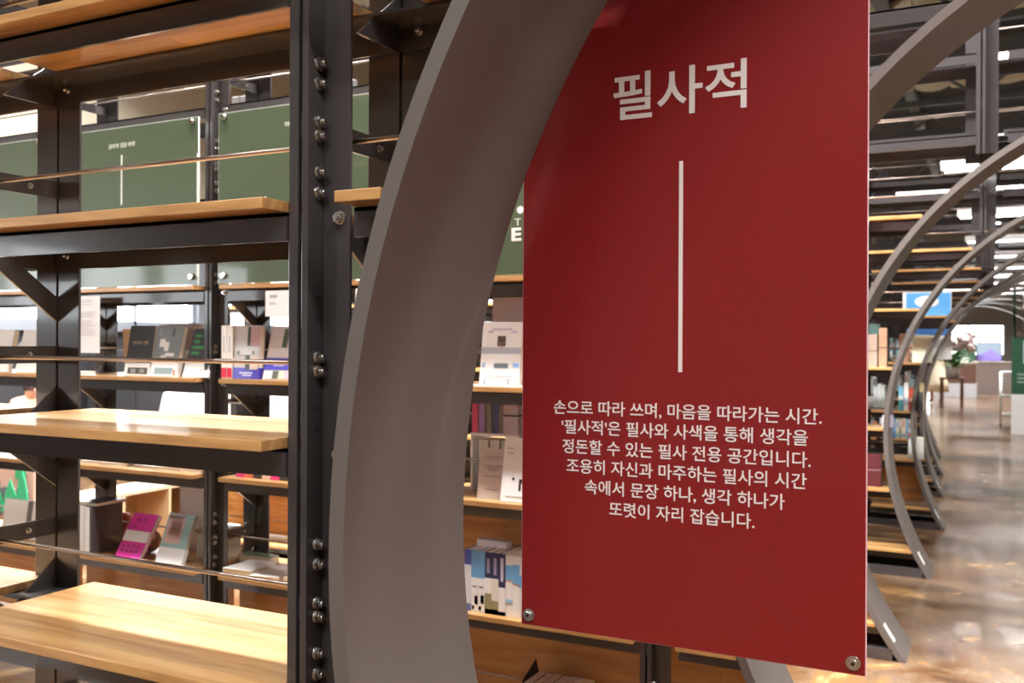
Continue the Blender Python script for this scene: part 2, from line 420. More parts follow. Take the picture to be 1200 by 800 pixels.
def make_case(i, row, k0, k1, detail, nolev=()):
    Y = row[0]
    case = empty('bookcase', (0, Y, 0), 'open dark steel bookcase with pine boards around the %s arch from the camera' % ORD[i], 'bookcase', 'steel and pine bookcases in parallel rows')
    ZT = 3.02
    for k in range(k0, k1+1):
        x = PX+k*PITCH
        o = outer(row, row[2]); xl, xr = o
        zb = 0
        if xl-.03 < x < xr+.03:                 # above the arch only
            zz = row[2]
            while True:
                o2 = outer(row, zz)
                if o2 is None or not (o2[0]-.07 < x < o2[1]+.07): break
                zz += .02
            zb = zz
        if zb < ZT-.1:
            front_post(case, x, zb, ZT, detail >= 2); rear_post(case, x, zb, ZT)
        for lv in LV:
            if lv < zb+.05: continue
            if detail >= 2:
                for sx_ in (-.045, .045):
                    q = inst(BOLT, 'bolt', case, (x+sx_, .312, lv-.014)); q.scale = (.8, .8, .8); q.rotation_euler = (0, 0, -math.pi/2)
                inst(BOLT, 'bolt', case, (x+.003, .255, lv+.130)).scale = (.6, .6, .6)
            if detail >= 1:
                # flat side bar that carries the rod, knee brace, gusset
                MB().box(x-.0028, x+.0028, .06, .34, lv+.112, lv+.148, 'dark_steel').build('side_bar', case)
                if lv > .3 and lv < 1.9:
                    MB().prism([(.33, lv-.160), (.33, lv-.108), (.185, lv-.002), (.06, lv-.002), (.06, lv-.045), (.178, lv-.045)], 'X', x-.0028, x+.0028, 'dark_steel').build('knee_brace', case)
                MB().prism([(.195, lv-.045), (.33, lv-.045), (.33, lv+.066)], 'X', x-.0024, x+.0024, 'dark_steel').build('gusset', case)
    for li, lv in enumerate(LV):
        # rear beam is continuous, front beams sit between the posts
        for a, b_ in free(row, lv-.02, PX+k0*PITCH-.07, PX+k1*PITCH+.07):
            if b_-a > .1: lbeam(case, a, b_, .318, .235, lv)
        for k in range(k0, k1):
            xa, xb = PX+k*PITCH, PX+(k+1)*PITCH
            for a, b_ in free(row, lv-.02, xa+.101, xb-.023):
                if b_-a > .03: lbeam(case, a, b_, .052, .10, lv)
            if detail >= 1 or lv > 2:
                for a, b_ in free(row, lv+.126, xa, xb):
                    if b_-a > .06 and (i, k, li) not in nolev:
                        MB().cyl((a+.004, .176, lv+.126), (b_-.004, .176, lv+.126), .0040, 'rod_steel', 8).build('rod', case)
            wz = lv+.008
            for a, b_ in free(row, wz, xa+.105, xb-.022):
                if i >= 1 and lv > 2.1: continue
                if (i, k, li, 'b') in nolev: continue
                if b_-a > .04: board(case, a, b_-.002, lv)
            if li == 0 and i in (1, 2, 4):      # plywood back between the two lowest boards
                for a, b_ in free(row, .30, xa+.02, xb-.02):
                    if b_-a > .1:
                        a2 = a; b2 = b_
                        o1, o2 = outer(row, .17), outer(row, .445)
                        if i == 4 and a < 0: b_ = min(b_, -.43)
                        rt = [(a2, .17), (min(b_, o1[0]) if a < 0 else b_, .17), (min(b_, o2[0]) if a < 0 else b_, .445), (a2, .445)] if a < 0 else [(a2, .17), (b2, .17), (b2, .445), (a2, .445)]
                        MB().prism(rt, 'Y', .21, .222, 'back_panel_wood').build('back_panel', case)
    # base channel on the floor, tied to the arch feet
    o = outer(row, .03)
    MB().box(PX+k0*PITCH-.07, o[0]-.005, .0, .05, 0, .05, 'dark_steel').box(PX+k0*PITCH-.07, o[0]-.005, .28, .325, 0, .05, 'dark_steel').build('base_rail', case)
    if PX+k1*PITCH > o[1]:
        MB().box(o[1]+.005, PX+k1*PITCH+.07, .0, .05, 0, .05, 'dark_steel').build('base_rail', case)
    return case

NOLEV = set()
for k in (-4, -3, -2, -1):                      # green panels replace one level in the second row
    NOLEV.add((1, k, 5)); NOLEV.add((1, k, 4)); NOLEV.add((1, k, 5, 'b'))
CASES = []
for i, row in enumerate(ROWS):
    make_rib(i, row)
    k0, k1, d = [(-3, 4, 2), (-4, 4, 2), (-4, 4, 1), (-3, 4, 1), (-2, 4, 1), (-2, 4, 1), (-1, 4, 1)][i] if i < 7 else (-1, 4, 0)
    CASES.append(make_case(i, row, k0, k1, d, NOLEV))
bpy.data.objects.remove(BOLT)

# LED bars fixed under the top beams from the fourth arch on
for i in range(3, 12):
    Y, X0, Z0, Ru, Rl = ROWS[i]; z = Z0+Ru+.10
    t = empty('led_bar', (X0+Ru, Y-.10, z), 'long white LED bar above the %s arch from the camera' % ORD[i], 'lamp', 'LED bars above the arches')
    MB().box(-1.15, 1.15, -.03, .03, 0, .05, 'paper_white').build('housing', t)
    MB().box(-1.13, 1.13, -.026, .026, -.012, 0, 'led_white').build('diffuser', t)
    for s_ in (-.8, .8): MB().box(s_-.02, s_+.02, .03, .155, .0, .03, 'dark_steel').build('bracket', t)

# ================================================================ red hanging panel
RP = empty('hanging_sign', (-.4345, 1.45, .919), 'large glossy red sign panel with white Korean lettering in front of the nearest arch opening', 'sign')
pw, ph = .277, 1.42
MB().box(-pw+.0012, pw-.0012, 0, .0010, .001, ph, 'red_film').box(-pw, pw, .0010, .009, 0, ph, 'acrylic_edge').build('plate', RP)
ym = Matrix.Translation((0, -.0005, 0))
o = text_mesh('lettering', '필사적', RP, 'print_white', -.1141, .1019, .8395, .09, ym, zfit=.0755, off=.0012)
MB().box(-.0034, .0030, -.0008, 0, .434, .766, 'print_white').build('divider_line', RP)
lines = [('손으로 따라 쓰며, 마음을 따라가는 시간.', -.2178, .2141, 1.290), ("'필사적'은 필사와 사색을 통해 생각을", -.203, .1946, 1.258), ('정돈할 수 있는 필사 전용 공간입니다.', -.2015, .1989, 1.2255),
         ('조용히 자신과 마주하는 필사의 시간', -.1939, .1932, 1.1935), ('속에서 문장 하나, 생각 하나가', -.1612, .1615, 1.1605), ('또렷이 자리 잡습니다.', -.1177, .1168, 1.1275)]
for s_, a, b_, zc in lines:
    text_mesh('lettering', s_, RP, 'print_white', a, b_, zc-.919-.0085, .0258, ym, off=.00025)
for x in (-.2621, .2597):
    for z in (.0178, 1.40):
        q = MB().cyl((x, -.003, z), (x, 0, z), .0105, 'bolt_steel', 20).cyl((x, -.007, z), (x, -.003, z), .0062, 'bolt_steel', 20, .0075).cyl((x, -.0072, z), (x, -.0068, z), .0028, 'hole_black', 6)
        q.build('screw', RP)
        # standoff that carries the panel: short spacer behind
        MB().cyl((x, .009, z), (x, .03, z), .007, 'bolt_steel', 12).build('spacer', RP)
# thin hangers up to the rear beam above the arch
for x in (-.2621, .2597):
    MB().cyl((x, .030, .0178), (x, .030, 1.72), .0025, 'rod_steel', 6).build('hanging_wire', RP)

# ================================================================ green panels of the second row
GX = [(-4, 'leftmost, cut by the photo edge'), (-3, 'second from the left, seen whole'),
      (-2, 'third from the left'), (-1, 'between the arch and the red sign')]
for k, wh in GX:
    x0 = PX+k*PITCH+(.09 if k == -2 else .045); x1 = PX+(k+1)*PITCH-.012
    g = empty('green_sign', ((x0+x1)/2, 2.69, 1.612), 'olive green sign on the second bookcase, ' + wh, 'sign', 'green sign panels on the second bookcase')
    hw = (x1-x0)/2
    MB().box(-hw+.002, hw-.002, 0, .001, .001, .640, 'green_film').box(-hw, hw, .001, .007, 0, .642, 'acrylic_edge_clear').build('plate', g)
    if k < -1:
        text_mesh('lettering', {-4: '느린 마음', -3: '글자의 결을 따라', -2: '책의 자리'}[k], g, 'print_pale', -.075, .075, .560, .022, ym)
        MB().box(-.0035, .0035, -.0008, 0, .33, .53, 'print_pale').build('divider_line', g)
    else:
        text_mesh('lettering', 'T', g, 'print_pale', -.002, .020, .156, .04, ym, zfit=.022)
        text_mesh('lettering', 'E', g, 'print_white', -.013, .022, .107, .06, ym, zfit=.042, off=.002)
        MB().cyl((.018, -.0008, .205), (.018, 0, .205), .012, 'print_white', 16).build('emblem_dot', g)
    for x in (-hw+.03, hw-.03):
        for z in (.03, .625):
            MB().cyl((x, -.012, z), (x, 0, z), .011, 'bolt_steel', 14, .013).build('screw', g)
    if k in (-3,):
        MB().box(hw-.001, hw+.008, -.006, 0, .03, .5, 'print_pale').build('edge_highlight', g)  # pale strip paints in the bright highlight along the acrylic edge

# ================================================================ books and things on the shelves
R1 = 2.68
def lev(i): return LV[i]+.0165
def book(x, y, z, w_, h, t, col, label, cat='book', group=None, tilt=0, yaw=0, band=None, bandh=.055, prints=(), pages='page_cream', title=None, titlecol=None, stand=False):
    """upright book facing -Y; spine on the left; x,y = middle of its lower front edge"""
    e_ = empty('book', (x, y, z), label, cat, group)
    a = math.radians(tilt)
    M = Matrix.Rotation(math.radians(yaw), 4, 'Z') @ Matrix.Translation((0, 0, .0015)) @ Matrix.Rotation(-a, 4, 'X')
    hw = w_/2; c = cm(col)
    mb = MB()
    mb.box(-hw, hw, 0, .0016, 0, h, c, M).box(-hw, hw, t-.0016, t, 0, h, c, M).box(-hw, -hw+.0016, .0016, t-.0016, 0, h, c, M)
    mb.build('cover', e_)
    MB().box(-hw+.0016, hw-.003, .0016, t-.0016, .002, h-.002, pages, M).build('pages', e_)
    if band:
        MB().box(-hw-.0004, hw+.0004, -.0006, t+.0004, .0005, bandh, cm(band), M).build('paper_band', e_)
    if prints:
        mb = MB()
        for px0, px1, pz0, pz1, pc in prints:
            mb.box(-hw+px0*w_, -hw+px1*w_, -.0012, -.0002, pz0*h, pz1*h, cm(pc), M)
        mb.build('cover_print', e_)
    if title: text_mesh('lettering', title[0], e_, None or title[5], -hw+title[1]*w_, -hw+title[2]*w_, title[3]*h, .02, M @ Matrix.Translation((0, -.0010, 0)), zfit=title[4]*h)
    if stand:
        s_ = empty('book_stand', (x, y, z), 'clear stand under the '+(stand if isinstance(stand, str) else ' '.join(label.split(' with ')[0].split(',')[0].split()[:11])), 'stand', None)
        b0 = t/math.cos(a)
        q = MB(); Mi = Matrix.Rotation(math.radians(yaw), 4, 'Z') @ Matrix.Rotation(-a, 4, 'X')
        q.box(-hw*.5, hw*.5, t+.001, t+.003, .006, h*.6, 'clear_acrylic', Mi)
        q.box(-hw*.5, hw*.5, t+.003, t+.05+math.sin(a)*h*.6, .0005, .0022, 'clear_acrylic', Matrix.Rotation(math.radians(yaw), 4, 'Z'))
        q.build('stand_body', s_)
    return e_
W, BK = (.86, .86, .85), (.02, .02, .022)
z3 = lev(3); z2 = lev(2); z1 = lev(1); z0 = lev(0); z4 = lev(4)
mat('print_beige', (.55, .40, .30), .5); mat('print_green', (.05, .30, .08), .5); mat('print_dark', (.05, .05, .06), .5); mat('print_blueish', (.15, .18, .6), .5)
# --- second row, board at eye height, left bay
book(-3.075, R1+.05, z3, .140, .205, .024, BK, 'black book with small beige lettering and a white band, left of three on the board', group='face out books on the second bookcase',
     tilt=10, band=W, bandh=.052, prints=[(.12, .92, .03, .16, (.05, .055, .05)), (.25, .45, .05, .13, (.3, .3, .28)), (.6, .8, .05, .13, (.3, .3, .28))], title=('필사의 기쁨', .2, .8, .62, .07, 'print_beige'), stand=True)
book(-2.925, R1+.045, z3, .140, .205, .026, (.20, .24, .26), 'grey blue book with scattered white squares and a white band', group='face out books on the second bookcase',
     tilt=13, band=W, bandh=.075, prints=[(.18, .38, .58, .74, W), (.38, .55, .50, .68, W), (.45, .8, .40, .46, W), (.3, .5, .36, .42, (.7, .7, .7)), (.15, .85, .04, .17, (.25, .33, .36)), (.6, .7, .8, .95, (.12, .13, .15)), (.1, .2, .8, .95, (.3, .34, .36))], stand=True)
book(-2.750, R1+.045, z3, .135, .200, .030, (.045, .047, .055), 'charcoal book with green writing blocks and a white band', group='face out books on the second bookcase',
     tilt=19, band=W, bandh=.070, prints=[(.12, .38, .82, .88, (.05, .30, .08)), (.12, .34, .70, .76, (.05, .30, .08)), (.12, .55, .58, .64, (.05, .30, .08)), (.12, .4, .46, .52, (.05, .30, .08)), (.55, .8, .14, .16, (.4, .4, .4))], stand=True)
o = empty('price_card', (-2.835, R1+.02, z3), 'tiny white card with a red dot in front of the grey blue book', 'card')
MB().box(-.012, .012, 0, .006, 0, .012, 'paper_white').build('card', o); MB().box(-.006, .004, -.001, 0, .008, .03, cm((.6, .25, .15))).build('marker', o)
t = empty('paper_bag', (-3.01, R1+.22, z3), 'dull pinkish grey paper bag standing behind the two right books', 'bag')
MB().prism([(-.08, 0), (.06, 0), (.08, .19), (.065, .215), (-.13, .208), (-.12, .185)], 'Y', 0, .07, cm((.66, .58, .56))).build('body', t)
t = empty('wooden_wedge', (-3.19, R1+.10, z3), 'small pointed brown wooden stand left of the black book', 'stand')
MB().prism([(-.008, 0), (.008, 0), (.022, .19), (-.022, .19)], 'Y', 0, .02, cm((.42, .25, .13))).build('body', t)
t = empty('hanging_notice', (-3.290, R1-.006, 1.345), 'tall white printed sheet hanging from the board edge left of the black book', 'notice')
MB().box(-.069, .069, 0, .0012, 0, .232, 'paper_white').build('sheet', t)
mb = MB()
for j in range(16):
    zz = .215-j*.0095
    if j in (3, 4, 8): continue
    mb.box(-.058, -.058+random.uniform(.07, .112), -.0006, 0, zz, zz+.0022, cm((.55, .55, .62)))
mb.build('printed_lines', t)
# left cut bay
book(-3.755, R1+.05, z3, .130, .190, .022, W, 'white book leaning on the board at the left photo edge, right of a second one', group='white books at the left photo edge', tilt=13, band=(.78, .78, .76), bandh=.05, stand='right white book at the left edge, eye height')
book(-3.935, R1+.05, z3, .120, .190, .022, W, 'white book cut by the left photo edge at eye height', group='white books at the left photo edge', tilt=12, band=(.75, .76, .76), bandh=.05, stand=True)
t = empty('plush_ball', (-4.0, R1+.24, z3), 'small pale blue and yellow round ornament between the white books', 'ornament')
MB().ball((0, 0, .10), .045, .045, .045, cm((.55, .68, .72))).ball((.01, -.02, .045), .035, .035, .045, cm((.75, .70, .45))).build('body', t)
t = empty('yellow_card', (-3.635, R1+.06, z3), 'small yellow and white card at the right end of the left cut board', 'card')
MB().box(-.03, .03, 0, .01, 0, .05, cm((.85, .80, .35))).build('card', t)
# second bay: two book copies with blue band
for j, (xx, lab) in enumerate(((-2.588, 'left'), (-2.560, 'right'))):
    book(xx, R1+.03, z3, .0255, .200, .14, (.84, .83, .80), 'white spine with a red foot, %s of the pair beside the upright' % lab, group='white spines with red feet', prints=[(.05, .95, .02, .20, (.70, .03, .08)), (.4, .6, .5, .8, (.5, .5, .5))])
PH = [(.50, .62, .62, .98, (.04, .05, .035)), (.62, .98, .62, .98, (.45, .27, .27)), (.04, .95, .45, .60, (.52, .52, .52)), (.12, .22, .46, .52, (.15, .15, .15)), (.70, .80, .46, .52, (.15, .15, .15)), (.45, .62, .18, .44, (.05, .06, .05)), (.64, .95, .18, .44, (.62, .50, .42))]
book(-2.480, R1+.03, z3, .125, .200, .024, (.50, .46, .46), 'grey photo cover book with a deep blue band, beside the white spines', group='grey photo cover books', tilt=4, band=(.06, .05, .42), bandh=.042, prints=PH+[(.25, .75, .10, .125, (.6, .6, .85)), (.35, .7, .06, .08, (.6, .6, .85))], stand=True)
book(-2.335, R1+.035, z3, .140, .205, .024, (.56, .48, .47), 'pinkish photo cover book with a blue band, leaning back behind the near upright', group='grey photo cover books', tilt=16, prints=[(.45, .62, .60, .95, (.05, .08, .04)), (.75, .98, .62, .97, (.62, .62, .40)), (.05, .95, .42, .58, (.72, .66, .66)), (0, 1, .18, .40, (.08, .07, .50)), (.2, .75, .31, .335, (.7, .7, .9)), (.3, .65, .25, .27, (.7, .7, .9)), (.02, .3, .02, .16, (.78, .78, .80)), (.32, .5, .02, .16, (.1, .12, .1)), (.55, .7, .02, .16, (.8, .75, .5)), (.72, .98, .02, .16, (.75, .5, .65))], stand=True)
for j, (xx, w_, zt_, zb_) in enumerate(((-2.315, .12, 1.580, 1.487), )):
    t = empty('hanging_notice', (xx+.02, R1-.006, zb_), 'white notice hanging under the board beside the near upright', 'notice')
    MB().box(-w_/2, w_/2, 0, .0012, 0, zt_-zb_, 'paper_white').build('sheet', t)
    MB().box(-.04, -.005, -.0006, 0, .068, .078, cm((.45, .45, .5))).box(-.04, -.012, -.0006, 0, .045, .052, cm((.55, .55, .6))).build('printed_lines', t)
t = empty('hanging_notice', (-1.905, R1-.006, 1.42), 'white notice hanging in the gap between the near upright and the arch', 'notice')
MB().box(-.05, .05, 0, .0012, 0, .16, 'paper_white').build('sheet', t)
# notices behind, on the third row
for xx, wd, lab in ((-4.13, .17, 'left of the braced upright'), (-3.78, .17, 'right of the braced upright')):
    t = empty('hanging_poster', (xx, 4.47, 1.44), 'white poster with a pink top hanging on the third bookcase, '+lab, 'poster', 'pink topped posters on the third bookcase')
    MB().box(-wd/2, wd/2, 0, .002, 0, .13, 'paper_white').box(-wd/2, wd/2, -.0006, 0, .095, .13, cm((.80, .60, .64))).build('sheet', t)
# third bay (between arch and red sign): face-out white book
book(-1.420, R1+.04, z3, .145, .210, .022, (.84, .82, .80), 'white book with a drawn person at a keyboard, between arch and red sign', tilt=8, prints=[
    (.40, .60, .62, .78, (.09, .05, .04)), (.43, .57, .58, .68, (.65, .45, .36)), (0, 1, .50, .60, (.45, .48, .55)), (.2, .8, .35, .50, W), (.35, .70, .28, .37, (.12, .16, .17)), (.82, .97, .29, .36, (.25, .45, .80)),
    (.05, .12, .29, .36, (.35, .45, .65)), (.25, .75, .87, .90, (.55, .45, .60)), (.15, .28, .83, .86, (.55, .45, .60)), (.74, .88, .83, .86, (.55, .45, .60)), (.1, .9, .15, .165, (.6, .6, .6)), (.3, .75, .10, .115, (.6, .6, .6)), (.12, .15, .02, .11, (.15, .15, .15)), (.72, .75, .02, .11, (.15, .15, .15))], stand='keyboard drawing book')
t = empty('acrylic_tray', (-1.43, R1+.004, z3), 'low clear tray on the board edge below the keyboard book', 'tray'); MB().box(-.09, .10, 0, .03, 0, .006, 'paper_white').build('body', t)
for j, zz in enumerate((0, .075)):
    t = empty('lilac_box', (-1.365, R1+.19, z3+.0+zz), 'pale lilac box behind the keyboard book, %s of two' % ('lower' if j == 0 else 'upper'), 'box', 'lilac boxes stacked on the board')
    MB().box(-.05, .05, 0, .09, 0, .072, cm((.60, .48, .68))).build('body', t)
t = empty('grey_display_board', (-1.42, R1+.26, z3), 'plain pale lilac grey board standing at the back behind the keyboard book', 'board')
MB().box(-.14, .16, 0, .012, 0, .30, cm((.52, .48, .54))).build('body', t)
# --- board at knee-to-waist height (level 2)
def flat(x, y, z, w_, d, h, col, label, group=None, rz=0):
    e_ = empty('book', (x, y, z), label, 'book', group, math.radians(rz)); c = cm(col)
    MB().box(-w_/2, w_/2, 0, d, 0, .0012, c).box(-w_/2, w_/2, 0, d, h-.0012, h, c).box(-w_/2, -w_/2+.0012, 0, d, .0012, h-.0012, c).build('cover', e_)
    MB().box(-w_/2+.0012, w_/2-.002, .002, d-.002, .0012, h-.0012, 'page_cream').build('pages', e_); return e_
for x, y, w_, d, h, col, lab, rz in ((-3.33, .05, .13, .17, .012, W, 'left end', 4), (-3.19, .04, .12, .18, .014, (.62, .52, .50), 'second from left', 18), (-3.04, .06, .13, .17, .010, W, 'middle', -5),
                                     (-2.90, .05, .12, .17, .014, (.60, .50, .48), 'fourth from left', 15), (-2.775, .05, .11, .17, .022, W, 'right end', 0)):
    flat(x, R1+y, z2, w_, d, h, col, 'thin pale book lying on the waist high board, second bookcase, '+lab, 'pale books lying on the waist high board', rz)
flat(-3.70, R1+.05, z2, .13, .17, .018, (.30, .28, .30), 'dark book lying on the waist high board at the left photo edge')
pink = [((.80, .05, .28), 'magenta'), ((.75, .18, .10), 'orange red'), ((.05, .04, .05), 'black'), ((.72, .60, .58), 'pale pink'), ((.78, .05, .30), 'deep pink'), ((.03, .03, .03), 'small black')]
for j, (col, nm) in enumerate(pink):
    t = empty('pouch', (-2.52+j*.042, R1+.045, z2), '%s flat pouch lying in the row beside the bolted upright' % nm, 'pouch', 'flat bright pouches on the waist high board')
    MB().box(-.020, .020, 0, .12, 0, .030-(j % 3)*.004, cm(col)).build('body', t, .003)
t = empty('paper_sheet', (-2.27, R1+.05, z2), 'white paper lying right of the bright pouches', 'paper'); MB().box(-.06, .06, 0, .15, 0, .003, 'paper_white').build('sheet', t)
# third bay level 2
t = empty('sign_card', (-1.452, R1+.05, z2), 'grey beige card with small centred print standing on the board beside the red sign', 'sign')
Mx = Matrix.Rotation(-math.radians(8), 4, 'X')
MB().box(-.052, .052, 0, .003, 0, .165, cm((.55, .48, .45)), Mx).build('card', t)
mb = MB()
for zz, hw_ in ((.137, .034), (.130, .018), (.107, .036), (.100, .03), (.093, .018), (.073, .034), (.030, .024)): mb.box(-hw_, hw_, -.0008, 0, zz, zz+.0026, cm((.22, .19, .19)), Mx)
mb.build('printed_lines', t); MB().box(-.05, .05, .003, .05, 0, .004, cm((.55, .48, .45))).build('foot', t)
book(-1.345, R1+.03, z2, .125, .205, .022, W, 'white book with a drawn black chair, half hidden by the red sign', tilt=10, prints=[(.5, .8, .30, .36, BK), (.5, .56, .18, .32, BK), (.74, .80, .18, .32, BK), (.30, .36, .34, .38, BK), (.62, .95, .62, .67, BK), (.70, .95, .68, .85, BK), (.1, .3, .75, .77, (.5, .5, .5)), (.1, .28, .82, .84, (.5, .5, .5)), (.15, .85, .08, .10, (.6, .6, .6))], stand=True)
t = empty('white_rack', (-1.47, R1+.186, z2), 'white two step rack holding upright books behind the beige card', 'rack')
MB().box(-.13, .05, 0, .14, .190, .200, 'paper_white').box(-.135, -.127, 0, .14, 0, .2, 'paper_white').box(.045, .053, 0, .14, 0, .2, 'paper_white').build('body', t)
for j, (col, nm) in enumerate((((.62, .66, .66), 'pale grey'), ((.70, .74, .72), 'silver white'), ((.50, .58, .56), 'grey green'))):
    book(-1.555+j*.042, R1+.19, z2, .036, .175, .10, col, '%s upright book inside the white rack' % nm, group='upright books inside the white rack')
for j, (col, nm, w_) in enumerate((((.80, .10, .25), 'crimson', .022), ((.42, .28, .66), 'violet', .022), ((.30, .28, .26), 'dark grey', .016), ((.08, .09, .22), 'navy', .022))):
    book(-1.590+j*.027, R1+.19, z2+.2005, w_, .115, .10, col, '%s small book standing on top of the white rack' % nm, group='small books on the white rack')
t = empty('pink_box', (-1.452, R1+.19, z2+.2005), 'pale pink box with a dark strap on top of the white rack', 'box')
MB().box(-.028, .028, 0, .08, 0, .11, cm((.60, .50, .54))).build('body', t); MB().box(-.029, .029, -.001, .081, .06, .066, cm((.05, .05, .06))).build('strap', t)
t = empty('grey_pouch', (-1.345, R1+.21, z2), 'slate grey fabric bag with a pale patch behind the chair drawing book', 'bag')
MB().prism([(-.065, 0), (.06, 0), (.06, .24), (.03, .30), (-.02, .29), (-.06, .24)], 'Y', 0, .06, cm((.28, .31, .34))).build('body', t, .004)
MB().box(-.03, .02, -.001, 0, .215, .235, cm((.55, .56, .50))).build('patch', t)
# --- board at knee height (level 1)
book(-3.36, R1+.02, z1, .045, .195, .145, (.80, .83, .84), 'thick white book edge showing beside the left upright', group=None)
t = empty('black_box', (-3.30, R1+.02, z1), 'thick black slipcase standing beside the thick white book', 'box')
MB().box(-.036, .012, 0, .15, 0, .195, cm((.045, .035, .04))).box(-.034, -.006, -.001, 0, .002, .193, 'paper_white').build('body', t)
flat(-3.33, R1+.03, z1+.1955, .11, .15, .014, (.02, .02, .02), 'black edged white book lying on top of the black slipcase')
book(-3.118, R1+.045, z1, .138, .190, .022, (.72, .03, .38), 'bright magenta book with a white band, leaning back', tilt=32, prints=[(0, 1, .36, .60, W)]+[(.12+.2*q, .22+.2*q, .12+.1*rr, .18+.1*rr, (.40, .01, .22)) for q in range(4) for rr in range(2)]+[(.25, .40, .78, .88, (.40, .01, .22)), (.5, .62, .8, .9, (.40, .01, .22)), (.2, .32, .66, .72, (.40, .01, .22))], stand=True)
book(-2.890, R1+.045, z1, .138, .200, .020, (.28, .45, .44), 'book with a pink and teal painted face cover and white band', tilt=22, band=W, bandh=.062, prints=[(.08, .70, .40, .95, (.62, .42, .38)), (.2, .62, .55, .85, (.72, .45, .36)), (.28, .38, .66, .69, (.3, .2, .2)), (.46, .56, .66, .69, (.3, .2, .2)), (.35, .5, .48, .51, (.55, .25, .25)), (.05, .7, .88, .99, (.36, .33, .34))], stand=True)
for x, w_, lab, y in ((-3.04, .10, 'left', .01), (-2.93, .10, 'middle', .008), (-2.80, .10, 'right', .012)):
    t = empty('price_card', (x, R1+y, z1), 'white slip lying flat at the front edge of the knee high board, '+lab, 'card', 'white slips at the front of the knee high board'); MB().box(-w_/2, w_/2, 0, .035, 0, .0015, 'paper_white').build('card', t)
t = empty('gift_bundle', (-3.12, R1+.16, z1), 'brown and gold wrapped bundle between the magenta book and the face cover book', 'bundle')
MB().ball((0, 0, .05), .06, .04, .05, cm((.30, .15, .07)), 10, 7, .15).ball((.03, -.02, .075), .025, .02, .02, cm((.75, .55, .25)), 8, 6, .2).build('body', t)
t = empty('red_cloth', (-3.33, R1+.22, z1), 'crumpled red patterned cloth behind the magenta book', 'cloth')
MB().ball((0, 0, .07), .06, .04, .07, cm((.55, .12, .10)), 10, 8, .2).build('body', t)
for j in range(5):
    flat(-2.82, R1+.187, z1+j*.0242, .12-.006*(j % 2), .13, .024, (.82, .82, .80), 'white book in the small pile beside the bolted upright, %s' % ['lowest', 'second up', 'middle', 'fourth up', 'topmost'][j], 'white books piled beside the bolted upright')
t = empty('white_board', (-3.00, R1+.285, z1), 'white board leaning at the back of the knee high shelf above the white pile', 'board')
MB().box(-.075, .075, 0, .004, 0, .30, 'paper_white').build('sheet', t)
# far-left
book(-3.70, R1+.09, z1, .155, .165, .03, W, 'white grey edged book, knee high board, right one at the left photo edge', group='white books on the knee high board at the left edge', tilt=8, pages='sill_grey', stand='right grey edged white book, knee height')
book(-3.89, R1+.09, z1, .155, .165, .03, W, 'white grey edged book, knee high board, cut by the left photo edge', group='white books on the knee high board at the left edge', tilt=8, pages='sill_grey', stand='left grey edged white book, knee height')
# bay two, flat items
for x, y, w_, d, h, col, lab, rz in ((-2.53, .04, .13, .16, .020, W, 'left', 3), (-2.39, .03, .12, .17, .012, (.78, .76, .74), 'middle', 12), (-2.24, .04, .14, .16, .016, W, 'right', -4)):
    flat(x, R1+y, z1, w_, d, h, col, 'white book lying on the knee high board behind the rod, '+lab, 'white books lying behind the rod', rz)
flat(-2.60, R1+.215, z1, .16, .055, .03, (.12, .16, .10), 'dark green book lying at the foot of the braced upright')
# bay three: row of blue and white spines
SKY, NV, OL = (.16, .42, .75), (.03, .035, .11), (.30, .28, .14)
spines = [((.08, .12, .50), 'indigo topped pale', [(0, 1, 0, .12, (.10, .14, .45)), (0, 1, .12, .75, (.72, .74, .80))]), (SKY, 'sky blue topped', [(0, 1, 0, .55, W), (.5, 1, .12, .26, (.75, .18, .12)), (.1, .5, .03, .1, (.1, .3, .1)), (.2, .8, .40, .42, (.2, .2, .2))]),
          (SKY, 'sky blue topped', [(0, 1, 0, .55, W), (.4, .9, .14, .28, (.75, .18, .12)), (.1, .5, .03, .1, (.1, .3, .1)), (.2, .8, .40, .42, (.2, .2, .2))]), (NV, 'navy topped', [(0, 1, .33, .58, W), (0, 1, .0, .33, OL), (.3, .7, .66, .9, (.35, .35, .5)), (0, 1, 0, .08, (.06, .06, .04))]),
          (NV, 'navy topped', [(0, 1, .22, .58, (.78, .76, .68)), (0, 1, 0, .22, OL), (.3, .7, .64, .92, (.35, .35, .5)), (0, 1, 0, .08, (.06, .06, .04))]), (NV, 'long navy labelled', [(0, 1, 0, .45, W), (.3, .7, .55, .93, (.6, .6, .7)), (0, 1, 0, .06, (.25, .15, .2))]),
          (W, 'white and sky banded', [(0, 1, .60, .84, SKY), (0, 1, .22, .28, (.35, .6, .8))]), (W, 'white and sky banded', [(0, 1, .55, .86, SKY)]), ((.75, .80, .82), 'pale blue', [(0, 1, .5, .7, SKY)]), (W, 'plain white', [])]
names10 = ['first', 'second', 'third', 'fourth', 'fifth', 'sixth', 'seventh', 'eighth', 'ninth', 'tenth']
x = -1.525
for j, (col, nm, pr_) in enumerate(spines):
    book(x, R1+.03, z1, .0245, .200-.002*(j//3), .135, col, '%s spine left of the red sign corner, %s from the arch' % (nm, names10[j]), group='blue and white spines left of the red sign', prints=pr_)
    x += .0252
t = empty('clear_box', (-1.475, R1+.10, z1+.2003), 'small clear white box lying on top of the blue and white spines', 'box'); MB().box(-.055, .055, 0, .04, 0, .022, cm((.70, .68, .70))).build('body', t)
MBp = MB().box(-.40, .40, 0, .012, 0, .33, 'back_panel_wood')
t = empty('wooden_backboard', (-1.362, R1+.235, z1), 'orange brown plywood sheet standing behind the blue and white spines', 'board'); MBp.build('sheet', t)
